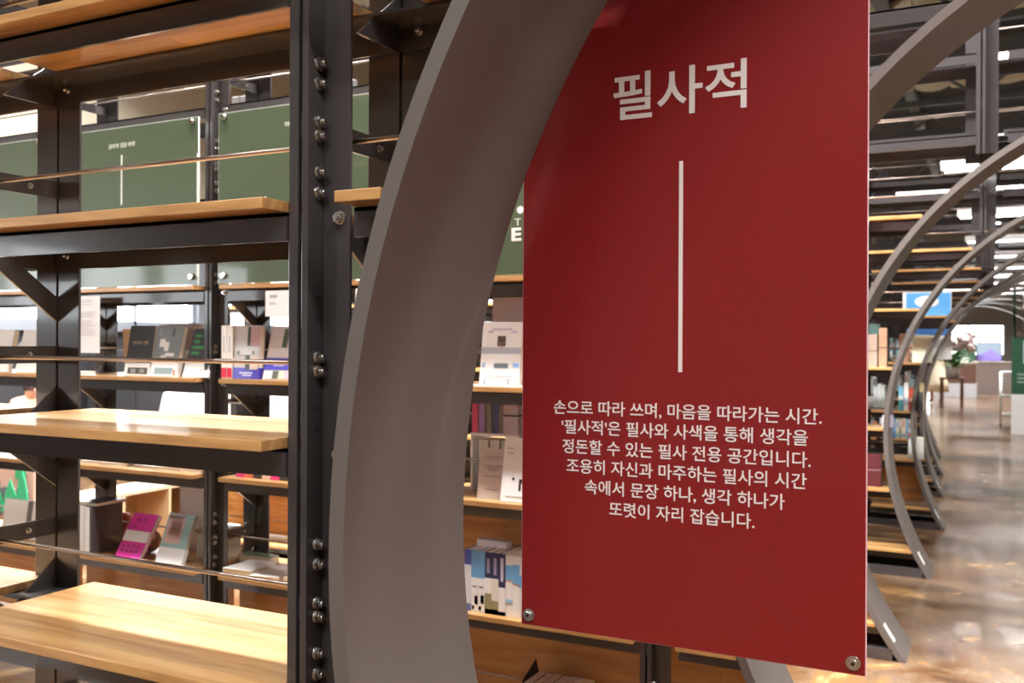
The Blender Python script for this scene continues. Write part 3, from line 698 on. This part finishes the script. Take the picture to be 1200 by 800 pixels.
# lowest board: bookend and tops of books
t = empty('bookend', (-1.33, R1+.04, z0), 'black metal bookend on the lowest board below the red sign', 'bookend')
MB().prism([(0, 0), (.13, 0), (.13, .13), (.10, .20), (.0, .16)], 'X', 0, .002, 'rubber_black').box(0, .06, 0, .13, 0, .0015, 'rubber_black').build('body', t)
cols = [((.55, .52, .50), 'grey'), ((.06, .05, .05), 'black'), ((.30, .45, .40), 'sea green'), ((.05, .05, .06), 'jet black'), ((.75, .72, .70), 'off white'), ((.62, .56, .55), 'pinkish grey'), ((.72, .70, .20), 'mustard yellow')]
x = -1.31
for j, (col, nm) in enumerate(cols):
    book(x, R1+.04, z0, .027, .155, .12, col, '%s book standing right of the black bookend' % nm, group='books beside the black bookend'); x += .028

# ---------------- things behind the second row (third row and beyond)
t = empty('low_cubby_shelf', (-4.98, 3.55, 0), 'low wooden cubby shelf with open square compartments behind the second bookcase', 'shelf')
mb = MB(); yy0, yy1, zt_ = .15, 1.25, .47
MB().box(0, .30, yy0, yy1, zt_-.02, zt_, cm((.62, .44, .30))).build('top', t)
for y in (yy0, yy0+.36, yy0+.72, yy1-.018): MB().box(0, .30, y, y+.018, .02, zt_-.02, cm((.62, .42, .24))).build('divider', t)
MB().box(0, .012, yy0, yy1, .02, zt_-.02, cm((.36, .22, .11))).build('back', t); MB().box(0, .30, yy0, yy1, 0, .02, cm((.5, .34, .2))).build('bottom', t)
def poster(x, y, z, w_, h, cols, label, rz=0, nb=14):
    t = empty('picture_board', (x, y, z), label, 'picture', None, math.radians(rz))
    MB().box(-w_/2, w_/2, 0, .02, 0, h, cm(cols[0])).build('board', t)
    mb = MB()
    for j in range(nb):
        cx_, cz_ = random.uniform(-w_/2+.08, w_/2-.08), random.uniform(.09, h-.09); r_ = random.uniform(.04, .08); c = cm(random.choice(cols[1:]))
        n = 7; pts = [(cx_+r_*math.cos(6.283*q/n)*random.uniform(.7, 1.1), cz_+r_*math.sin(6.283*q/n)*random.uniform(.7, 1.1)) for q in range(n)]
        mb.prism(pts, 'Y', -.002-.0005*j, 0, c)
    mb.build('painted_shapes', t)
poster(-6.05, 4.1, 0, 1.0, .72, [(.48, .30, .24), (.02, .30, .10), (.03, .42, .18), (.62, .38, .32), (.02, .22, .12), (.1, .1, .12)], 'picture board with green peaks on a brown pink ground, low at the left photo edge', nb=26)
t = empty('dark_cabinet', (-7.75, 7.6, 0), 'plain dark grey cabinet wall seen through the shelves behind the second bookcase', 'cabinet')
MB().box(-1.6, 1.6, 0, .5, 0, 1.28, 'dark_wainscot').build('body', t)
for j in range(4): MB().box(-1.58+j*.8, -.82+j*.8, -.018, 0, .05, 1.24, 'dark_wainscot').build('door', t)
mb = MB()
for q, (px_, pz_, pw_, ph_) in enumerate(((.02, .26, .16, .20), (.16, .28, .14, .17), (.30, .26, .18, .22), (-.14, .33, .16, .20), (.42, .34, .12, .22), (-.3, .3, .2, .28))):
    mb.prism([(px_-pw_/2, pz_), (px_+pw_/2, pz_), (px_+pw_*.3, pz_+ph_*.55), (px_, pz_+ph_), (px_-pw_*.25, pz_+ph_*.6)], 'Y', -.022-.001*q, -.018, cm((.01, .24, .10) if q % 2 else (.02, .34, .15)))
mb.build('painted_peaks', bpy.data.objects['picture_board'])
t = empty('display_partition', (-5.37, 5.95, 0), 'bright white partition board on legs behind the second bookcase, right of the seated person', 'partition')
MB().box(-.40, .40, 0, .03, .50, 1.40, 'paper_white').build('board', t)
for x in (-.37, .33): MB().box(x, x+.04, -.15, .18, 0, .03, 'rubber_black').box(x, x+.04, 0, .03, .03, .5, 'rubber_black').build('leg', t)
# row-three shelf content behind bays (colour specks through the gaps)
NTH = ['first', 'second', 'third', 'fourth', 'fifth', 'sixth', 'seventh', 'eighth', 'ninth', 'tenth', 'eleventh', 'twelfth', 'thirteenth', 'fourteenth', 'fifteenth', 'sixteenth', 'seventeenth', 'eighteenth', 'nineteenth', 'twentieth']+['last']*40
def shelf_fill(row, x0, x1, li, grp, where, pal, y=.018, hmin=.15, hmax=.22, gap=.12, wmin=.018, wmax=.035):
    z = lev(li); x = x0; j = 0
    while x < x1-.02:
        w_ = random.uniform(wmin, wmax)
        if random.random() < gap: x += w_*1.3; continue
        col, nm = random.choice(pal); h = random.uniform(hmin, hmax)
        book(x+w_/2, ROWS[row][0]+y, z, w_, h, random.uniform(.12, .15), col, '%s spine, %s from the left %s' % (nm, NTH[j], where), group=grp,
             prints=[(.1, .9, .1, .1+random.uniform(.05, .3), random.choice(pal)[0]), (.3, .7, .55, .85, random.choice(pal)[0])])
        x += w_+.0015; j += 1
PAL = [((.70, .72, .72), 'white'), ((.25, .50, .55), 'teal'), ((.12, .30, .55), 'blue'), ((.55, .12, .08), 'brick red'), ((.30, .25, .22), 'brown'), ((.55, .60, .60), 'grey'), ((.06, .06, .07), 'black'), ((.62, .55, .42), 'tan')]
LITE = [((.82, .83, .84), 'white'), ((.68, .70, .74), 'pale grey'), ((.60, .66, .75), 'pale blue'), ((.74, .64, .62), 'pinkish'), ((.55, .50, .45), 'stone')]
shelf_fill(2, -3.45, -2.75, 3, 'spines on the third bookcase at eye height', 'at eye height on the third bookcase', LITE, gap=.05)
shelf_fill(2, -3.40, -2.80, 2, 'spines on the third bookcase at waist height', 'at waist height on the third bookcase', LITE, gap=.1)
t = empty('teal_box', (-3.55, 4.6, z1), 'dark teal box on the third bookcase right of the braced upright', 'box'); MB().box(-.07, .07, 0, .05, 0, .20, cm((.05, .12, .14))).build('body', t)
# right-hand shelves seen past the panel edge
B1 = (.33, .22, .17)
for j, (xx, w_, h, col, lab) in enumerate(((-.645, .055, .20, (.38, .27, .22), 'left'), (-.585, .045, .24, (.42, .24, .15), 'middle'))):
    t = empty('brown_box', (xx, 6.20, z3), 'brown kraft box right of the red sign edge at eye height, %s of two' % lab, 'box', 'brown boxes beside the panel edge')
    MB().box(-w_/2, w_/2, 0, .10, 0, h, cm(col)).build('body', t); MB().box(-w_/2-.001, w_/2+.001, -.001, .05, h*.48, h*.51, cm((.15, .10, .08))).build('strap', t)
book(-.860, 7.84, z3, .11, .20, .02, (.22, .50, .52), 'teal and white picture book facing out in the fifth bookcase', tilt=8, band=W, bandh=.09, stand=True)
book(-.46, 7.84, z3, .14, .21, .02, (.60, .50, .34), 'cream and tan cover facing out beside the fourth arch', tilt=8, band=(.75, .76, .6), bandh=.09, stand=True)
book(-.59, 7.84, z3, .06, .22, .05, (.34, .20, .13), 'brown cover standing left of the cream cover beside the fourth arch')
book(-.66, 6.21, z3, .0, .0001, .0001, W, 'x') if False else None
shelf_fill(4, -.80, -.72, 2, 'spines of the fifth bookcase left of the fourth arch', 'left of the fourth arch in the fifth bookcase', [((.45, .55, .55), 'grey teal'), ((.60, .62, .64), 'silver')], gap=0)
for j, (xx, w_, h, col, nm, pr_) in enumerate(((-.605, .035, .185, (.20, .48, .66), 'blue', [(0, 1, .45, .6, W), (0, 1, 0, .4, (.12, .42, .50))]), (-.568, .032, .215, W, 'white', [(0, 1, .2, .45, (.55, .65, .75))]),
                                         (-.534, .036, .175, (.50, .09, .05), 'rust red', [(.2, .8, .4, .55, (.65, .5, .45))]), (-.496, .03, .20, (.03, .03, .04), 'black', []), (-.462, .028, .21, (.70, .55, .30), 'gold', [(0, 1, 0, .7, (.1, .1, .1))]))):
    book(xx, 7.80, z2, w_, h, .13, col, '%s spine at waist height between the fourth and fifth arch bands' % nm, group='spines between the fourth and fifth arch bands', prints=pr_)
for j, (xx, w_, h, col, nm) in enumerate(((-.53, .05, .14, (.62, .66, .64), 'white'), (-.475, .05, .16, (.72, .74, .68), 'cream'))):
    book(xx, 7.85, lev(1), w_, h, .1, col, '%s book at knee height between the fourth and fifth arch bands' % nm, group='books at knee height between the arch bands')
t = empty('grey_pile', (-.83, 7.85, z2), 'grey cloth covered box pile beside the panel edge at waist height', 'box'); MB().box(-.09, .03, 0, .15, 0, .10, cm((.34, .31, .31))).build('body', t)
t = empty('lilac_box', (-.56, 6.25, z2), 'small pale lilac box on the fourth bookcase at waist height', 'box'); MB().box(-.03, .03, 0, .05, 0, .07, cm((.62, .60, .74))).build('body', t)
t = empty('burgundy_box', (-.64, 6.22, lev(1)), 'dark burgundy box with a pale strap on the fourth bookcase near the panel edge', 'box')
MB().box(-.045, .045, 0, .085, 0, .20, cm((.10, .015, .02))).build('body', t); MB().box(-.046, .046, -.001, .086, .10, .104, cm((.35, .25, .22))).build('strap', t)
t = empty('blue_sign', (-.43, 7.86, z4), 'sky blue sign with a white oval standing on the fifth bookcase', 'sign')
MB().box(-.17, .17, 0, .012, 0, .19, cm((.75, .78, .82))).box(-.145, .165, -.001, 0, .0, .175, cm((.10, .38, .80))).build('board', t)
mb = MB(); mb.prism([(.0+.085*math.cos(q*.3142), .11+.045*math.sin(q*.3142)) for q in range(20)], 'Y', -.003, -.001, 'paper_white'); mb.build('oval', t)
t = empty('blue_display_box', (-.50, 9.50, lev(3)), 'bright blue and white display box on the sixth bookcase', 'box')
MB().box(-.19, .19, 0, .09, 0, .22, 'paper_white').box(-.19, .19, 0, .09, .2205, .28, cm((.08, .28, .75))).build('body', t)
t = empty('teal_card', (-.87, 7.92, z3+.0), 'flat teal board at the back of the fifth bookcase', 'board'); MB().box(-.08, .10, 0, .01, 0, .30, cm((.22, .42, .42))).build('sheet', t)
for row in (3, 4, 5, 6):
    for li in (1, 2, 3):
        xe = outer(ROWS[row], lev(li))[0]
        grp = 'spines of the %s bookcase' % ORD[row]
        x0 = {3: -.98, 4: -1.12, 5: -1.15, 6: -1.25}[row]; x1 = {3: -.72, 4: -.92, 5: xe-.05, 6: xe-.06}[row]
        shelf_fill(row, x0, x1, li, grp+' at shelf %d' % li, 'on %s board, %s bookcase' % (['', 'the knee high', 'the waist high', 'the eye high'][li], ORD[row]), PAL, gap=.25)

# ================================================================ the far end of the tunnel
def person(name, loc, rz, h, label, top, bottom, hair, pose='stand', dress=False):
    e_ = empty(name, loc, label, 'person', None, rz); k = h/1.7
    if pose == 'stand':
        J = {'pel': (0, 0, .92), 'wst': (0, 0, 1.08), 'chs': (0, .01, 1.30), 'nek': (0, 0, 1.45), 'hed': (0, -.02, 1.56), 'top': (0, -.01, 1.66),
             'hl': (-.09, 0, .88), 'kl': (-.10, -.03, .48), 'al': (-.10, .02, .08), 'tl': (-.10, -.13, .03), 'hr': (.09, 0, .88), 'kr': (.11, -.09, .49), 'ar': (.12, -.02, .09), 'tr': (.12, -.17, .03),
             'sl': (-.17, 0, 1.38), 'el': (-.23, .0, 1.12), 'wl': (-.22, -.10, .90), 'gl': (-.21, -.14, .82), 'sr': (.17, 0, 1.38), 'er': (.23, -.02, 1.12), 'wr': (.17, -.20, 1.05), 'gr': (.14, -.27, 1.06)}
    else:
        J = {'pel': (0, 0, .50), 'wst': (0, .01, .66), 'chs': (0, -.03, .86), 'nek': (0, -.07, 1.0), 'hed': (0, -.13, 1.10), 'top': (0, -.14, 1.20),
             'hl': (-.09, -.04, .48), 'kl': (-.12, -.44, .50), 'al': (-.12, -.42, .08), 'tl': (-.12, -.56, .03), 'hr': (.09, -.04, .48), 'kr': (.12, -.44, .50), 'ar': (.12, -.42, .08), 'tr': (.12, -.56, .03),
             'sl': (-.15, -.03, .92), 'el': (-.19, -.08, .70), 'wl': (-.16, -.30, .66), 'gl': (-.13, -.38, .66), 'sr': (.15, -.03, .92), 'er': (.19, -.08, .70), 'wr': (.16, -.30, .66), 'gr': (.13, -.38, .66)}
    E = [('pel', 'wst'), ('wst', 'chs'), ('chs', 'nek'), ('nek', 'hed'), ('hed', 'top'), ('pel', 'hl'), ('hl', 'kl'), ('kl', 'al'), ('al', 'tl'), ('pel', 'hr'), ('hr', 'kr'), ('kr', 'ar'), ('ar', 'tr'),
         ('chs', 'sl'), ('sl', 'el'), ('el', 'wl'), ('wl', 'gl'), ('chs', 'sr'), ('sr', 'er'), ('er', 'wr'), ('wr', 'gr')]
    Rd = dict(pel=.13, wst=.115, chs=.13, nek=.055, hed=.085, top=.075, hl=.085, hr=.085, kl=.058, kr=.058, al=.04, ar=.04, tl=.035, tr=.035, sl=.062, sr=.062, el=.042, er=.042, wl=.03, wr=.03, gl=.032, gr=.032)
    if pose == 'sit': Rd.update(chs=.165, wst=.15, sl=.075, sr=.075, el=.06, er=.06)
    ks = list(J); me = bpy.data.meshes.new('body')
    me.from_pydata([tuple(c*k for c in J[q]) for q in ks], [(ks.index(a), ks.index(b_)) for a, b_ in E], [])
    o = bpy.data.objects.new('body', me); C.objects.link(o); o.modifiers.new('skin', 'SKIN')
    sv = me.skin_vertices[0].data if me.skin_vertices else None
    if sv is None:
        bm = bmesh.new(); bm.from_mesh(me); bm.verts.layers.skin.verify(); bm.to_mesh(me); bm.free(); sv = me.skin_vertices[0].data
    for q, s_ in zip(ks, sv): s_.radius = (Rd[q]*k, Rd[q]*k*(.8 if q in ('pel', 'wst', 'chs') else 1)); s_.use_root = q == 'pel'
    ss = o.modifiers.new('sub', 'SUBSURF'); ss.levels = ss.render_levels = 2
    bpy.context.view_layer.update()
    m2 = bpy.data.meshes.new_from_object(o.evaluated_get(bpy.context.evaluated_depsgraph_get())); bpy.data.objects.remove(o)
    m2.materials.clear()
    for mm in (cm(top), cm(bottom), MAT['skin'], MAT['rubber_black']): m2.materials.append(mm)
    pz = J['pel'][2]*k; nz = J['nek'][2]*k
    for p in m2.polygons:
        c_ = p.center; p.use_smooth = True
        hand = min((c_-Vector(J['gl'])*k).length, (c_-Vector(J['gr'])*k).length) < .07*k
        p.material_index = 2 if c_.z > nz-.01 or hand else (3 if c_.z < .07*k else (0 if c_.z > pz-.02 or abs(c_.x) > .165*k else 1))
    o = bpy.data.objects.new('body', m2); C.objects.link(o); o.parent = e_
    hx = Vector(J['hed'])*k
    MB().ball((hx.x, hx.y+.018*k, hx.z+.035*k), .094*k, .10*k, .10*k, cm(hair), 14, 9).build('hair', e_)
    f = MB(); 
    f.ball((-.03*k, hx.y-.084*k, hx.z+.005*k), .010*k, .006*k, .007*k, 'print_dark', 8, 5).ball((.03*k, hx.y-.084*k, hx.z+.005*k), .010*k, .006*k, .007*k, 'print_dark', 8, 5)
    f.ball((0, hx.y-.092*k, hx.z-.02*k), .010*k, .014*k, .018*k, 'skin', 8, 5).ball((0, hx.y-.082*k, hx.z-.05*k), .022*k, .008*k, .006*k, cm((.45, .15, .13)), 8, 5)
    f.build('face', e_)
    if dress:
        MB().lathe([(.27*k, .28*k), (.235*k, .50*k), (.19*k, .75*k), (.155*k, .92*k), (.125*k, 1.06*k), (.15*k, 1.22*k), (.15*k, 1.33*k), (.08*k, 1.42*k)], (0, 0), cm((.74, .66, .48))).build('dress', e_)
    return e_
person('person', (-1.10, 24.4, 0), math.radians(200), 1.62, 'person in a long beige dress walking at the far end of the tunnel', (.74, .66, .48), (.62, .36, .25), (.30, .24, .22), dress=True)
person('person', (-.62, 36.2, 0), math.radians(30), 1.72, 'dark haired person in dark clothes standing before the far bright window', (.02, .05, .035), (.02, .02, .03), (.012, .01, .01))
person('person', (-6.55, 6.35, 0), math.radians(60), 1.62, 'person in a white shirt seated behind the shelves', (.86, .83, .86), (.10, .10, .14), (.45, .28, .18), pose='sit')
t = empty('stool', (-6.55, 6.40, 0), 'plain wooden stool under the person in the white shirt', 'stool')
MB().cyl((0, 0, .32), (0, 0, .345), .17, cm((.45, .3, .18)), 20).build('seat', t)
for a in range(4): MB().cyl((.12*math.cos(a*1.57+.78), .12*math.sin(a*1.57+.78), .32), (.16*math.cos(a*1.57+.78), .16*math.sin(a*1.57+.78), 0), .014, cm((.45, .3, .18)), 8).build('leg', t)
person('person', (-8.2, 6.0, 0), math.radians(70), 1.45, 'person with brown hair seated low behind the shelves at the left edge', (.70, .40, .28), (.2, .2, .25), (.05, .025, .02), pose='sit')
t = empty('stool', (-8.2, 6.05, 0), 'low wooden stool under the brown haired person', 'stool')
MB().cyl((0, 0, .29), (0, 0, .32), .15, cm((.45, .3, .18)), 20).build('seat', t)
for a in range(4): MB().cyl((.10*math.cos(a*1.57+.78), .10*math.sin(a*1.57+.78), .29), (.13*math.cos(a*1.57+.78), .13*math.sin(a*1.57+.78), 0), .014, cm((.45, .3, .18)), 8).build('leg', t)

# table with plant
t = empty('plant_table', (-.74, 22.9, 0), 'reddish brown wooden table with crossed legs under the flower pots', 'table')
MB().box(-.24, .24, -.25, .25, .62, .66, cm((.20, .09, .06))).build('top', t)
for x in (-.2, .2):
    for y in (-.2, .2): MB().box(x-.03, x+.03, y-.03, y+.03, 0, .62, cm((.24, .11, .07))).build('leg', t)
t = empty('potted_plant', (-.72, 22.85, .66), 'bushy green plant with pink flowers in a white pot, far tunnel end', 'plant')
MB().lathe([(.09, 0), (.14, .02), (.16, .22), (.15, .23)], (0, 0), 'paper_white', 16).build('pot', t)
mb = MB()
for j in range(220):
    a, r_, z = random.uniform(0, 6.28), random.uniform(0, .28), random.uniform(.22, .62)
    c_ = Vector((r_*math.cos(a), r_*math.sin(a), z)); d = Vector((math.cos(a), math.sin(a), random.uniform(-.3, .8))).normalized()*.17; u = d.cross(Vector((0, 0, 1))).normalized()*.05
    vs = [mb.bm.verts.new(q) for q in (c_, c_+d*.5+u, c_+d, c_+d*.5-u)]; mb.bm.faces.new(vs).material_index = mb.mi(cm((.08, .34, .04)))
o = mb.build('leaves', t); o['kind'] = 'stuff'
mb = MB()
for j in range(26):
    a, r_ = random.uniform(0, 6.28), random.uniform(.0, .30); mb.ball((.16+r_*math.cos(a), r_*math.sin(a), random.uniform(.62, 1.02)), .09, .09, .08, cm((.80, .62, .64)), 8, 5, .2)
o = mb.build('flowers', t); o['kind'] = 'stuff'
mb = MB()
for j in range(6): mb.cyl((0, 0, .2), (.10+.15*math.cos(j), .15*math.sin(j), .75), .006, cm((.08, .18, .04)), 5)
mb.build('stems', t)
# counters and furniture near the end window
t = empty('display_counter', (-.75, 27.4, 0), 'dark brown counter with a pale grey front box at the tunnel end', 'counter')
MB().box(-.55, .42, 0, .6, .36, .86, cm((.12, .055, .04))).build('body', t); MB().box(-.62, .45, -.12, .6, 0, .36, cm((.50, .50, .52))).build('base', t); MB().box(-.60, .46, -.03, .62, .86, .90, cm((.28, .18, .13))).build('top', t)
for j, (x, w_, h, col, nm) in enumerate(((-.40, .16, .18, (.55, .38, .28), 'tan'), (-.15, .14, .12, (.60, .50, .44), 'beige'), (.15, .2, .15, W, 'white'))):
    q = empty('display_box', (x-.75, 27.5, .90), '%s box standing on the dark brown counter at the tunnel end' % nm, 'box', 'boxes on the far counter'); MB().box(-w_/2, w_/2, 0, .2, 0, h, cm(col)).build('body', q)
t = empty('reception_desk', (.12, 29.5, 0), 'taupe grey reception desk at the right of the tunnel end', 'desk')
MB().box(-.55, .8, 0, .7, 0, .86, cm((.28, .23, .21))).build('body', t); MB().box(-.57, .82, -.03, .72, .86, .90, cm((.34, .28, .26))).build('top', t)
t = empty('display_screen', (-.02, 35.0, 0), 'wide dark screen with a purple landscape before the far window', 'screen')
MB().box(-.38, .38, .02, .10, .80, 1.45, cm((.04, .05, .06))).box(-.04, .04, .03, .09, 0, .8, 'rubber_black').box(-.3, .3, -.1, .2, 0, .03, 'rubber_black').build('body', t)
MB().prism([(-.36, .84), (.36, .84), (.36, 1.0), (.2, 1.12), (.05, 1.22), (-.15, 1.08), (-.36, 1.02)], 'Y', .012, .02, cm((.25, .20, .62))).box(-.36, .36, .014, .02, 1.0, 1.42, cm((.25, .33, .42))).build('picture', t)
t = empty('green_backboard', (-.70, 34.6, 0), 'dark green board behind the dark haired person', 'board'); MB().box(-.28, .28, 0, .05, 0, 1.38, cm((.02, .07, .04))).build('body', t)
# white trolley and green panels at the right photo edge
t = empty('white_trolley', (.34, 18.2, 0), 'white tube frame trolley with shelves at the right photo edge', 'trolley')
for x in (-.17, .30):
    for y in (-.2, .25): MB().cyl((x, y, .07), (x, y, .92), .022, 'paper_white', 8).build('upright', t)
for z in (.18, .5, .78, .90): MB().box(-.17, .30, -.2, .25, z, z+.03, 'paper_white').build('shelf', t)
for x in (-.17, .30):
    for y in (-.2, .25): MB().cyl((x-.012, y, .035), (x+.012, y, .035), .035, 'rubber_black', 12).build('wheel', t)
t = empty('sign_stand', (.90, 16.6, 0), 'dark green stand with small pale lettering and white base at the right photo edge', 'sign')
MB().box(-.60, .6, 0, .05, .62, 1.50, cm((.018, .09, .045))).build('board', t); MB().box(-.60, .6, 0, .12, 0, .62, 'paper_white').build('base', t)
mb = MB()
for z, a in ((.92, .30), (.86, .36), (.80, .22)): mb.box(-.52, -.52+a, -.003, 0, z, z+.02, cm((.35, .45, .40)))
mb.build('printed_lines', t); MB().box(-.44, -.15, -.006, 0, 1.10, 1.45, cm((.55, .60, .70))).build('poster', t)
for x in (-.58, .56): MB().box(x, x+.04, .06, .10, .62, 2.35, cm((.018, .07, .04))).build('post', t)
for z in (1.56, 1.92): MB().box(-.50, .54, .02, .22, z, z+.02, 'pine_board').build('shelf', t); MB().box(-.44, .3, .10, .11, z+.03, z+.26, 'paper_white').build('poster', t)
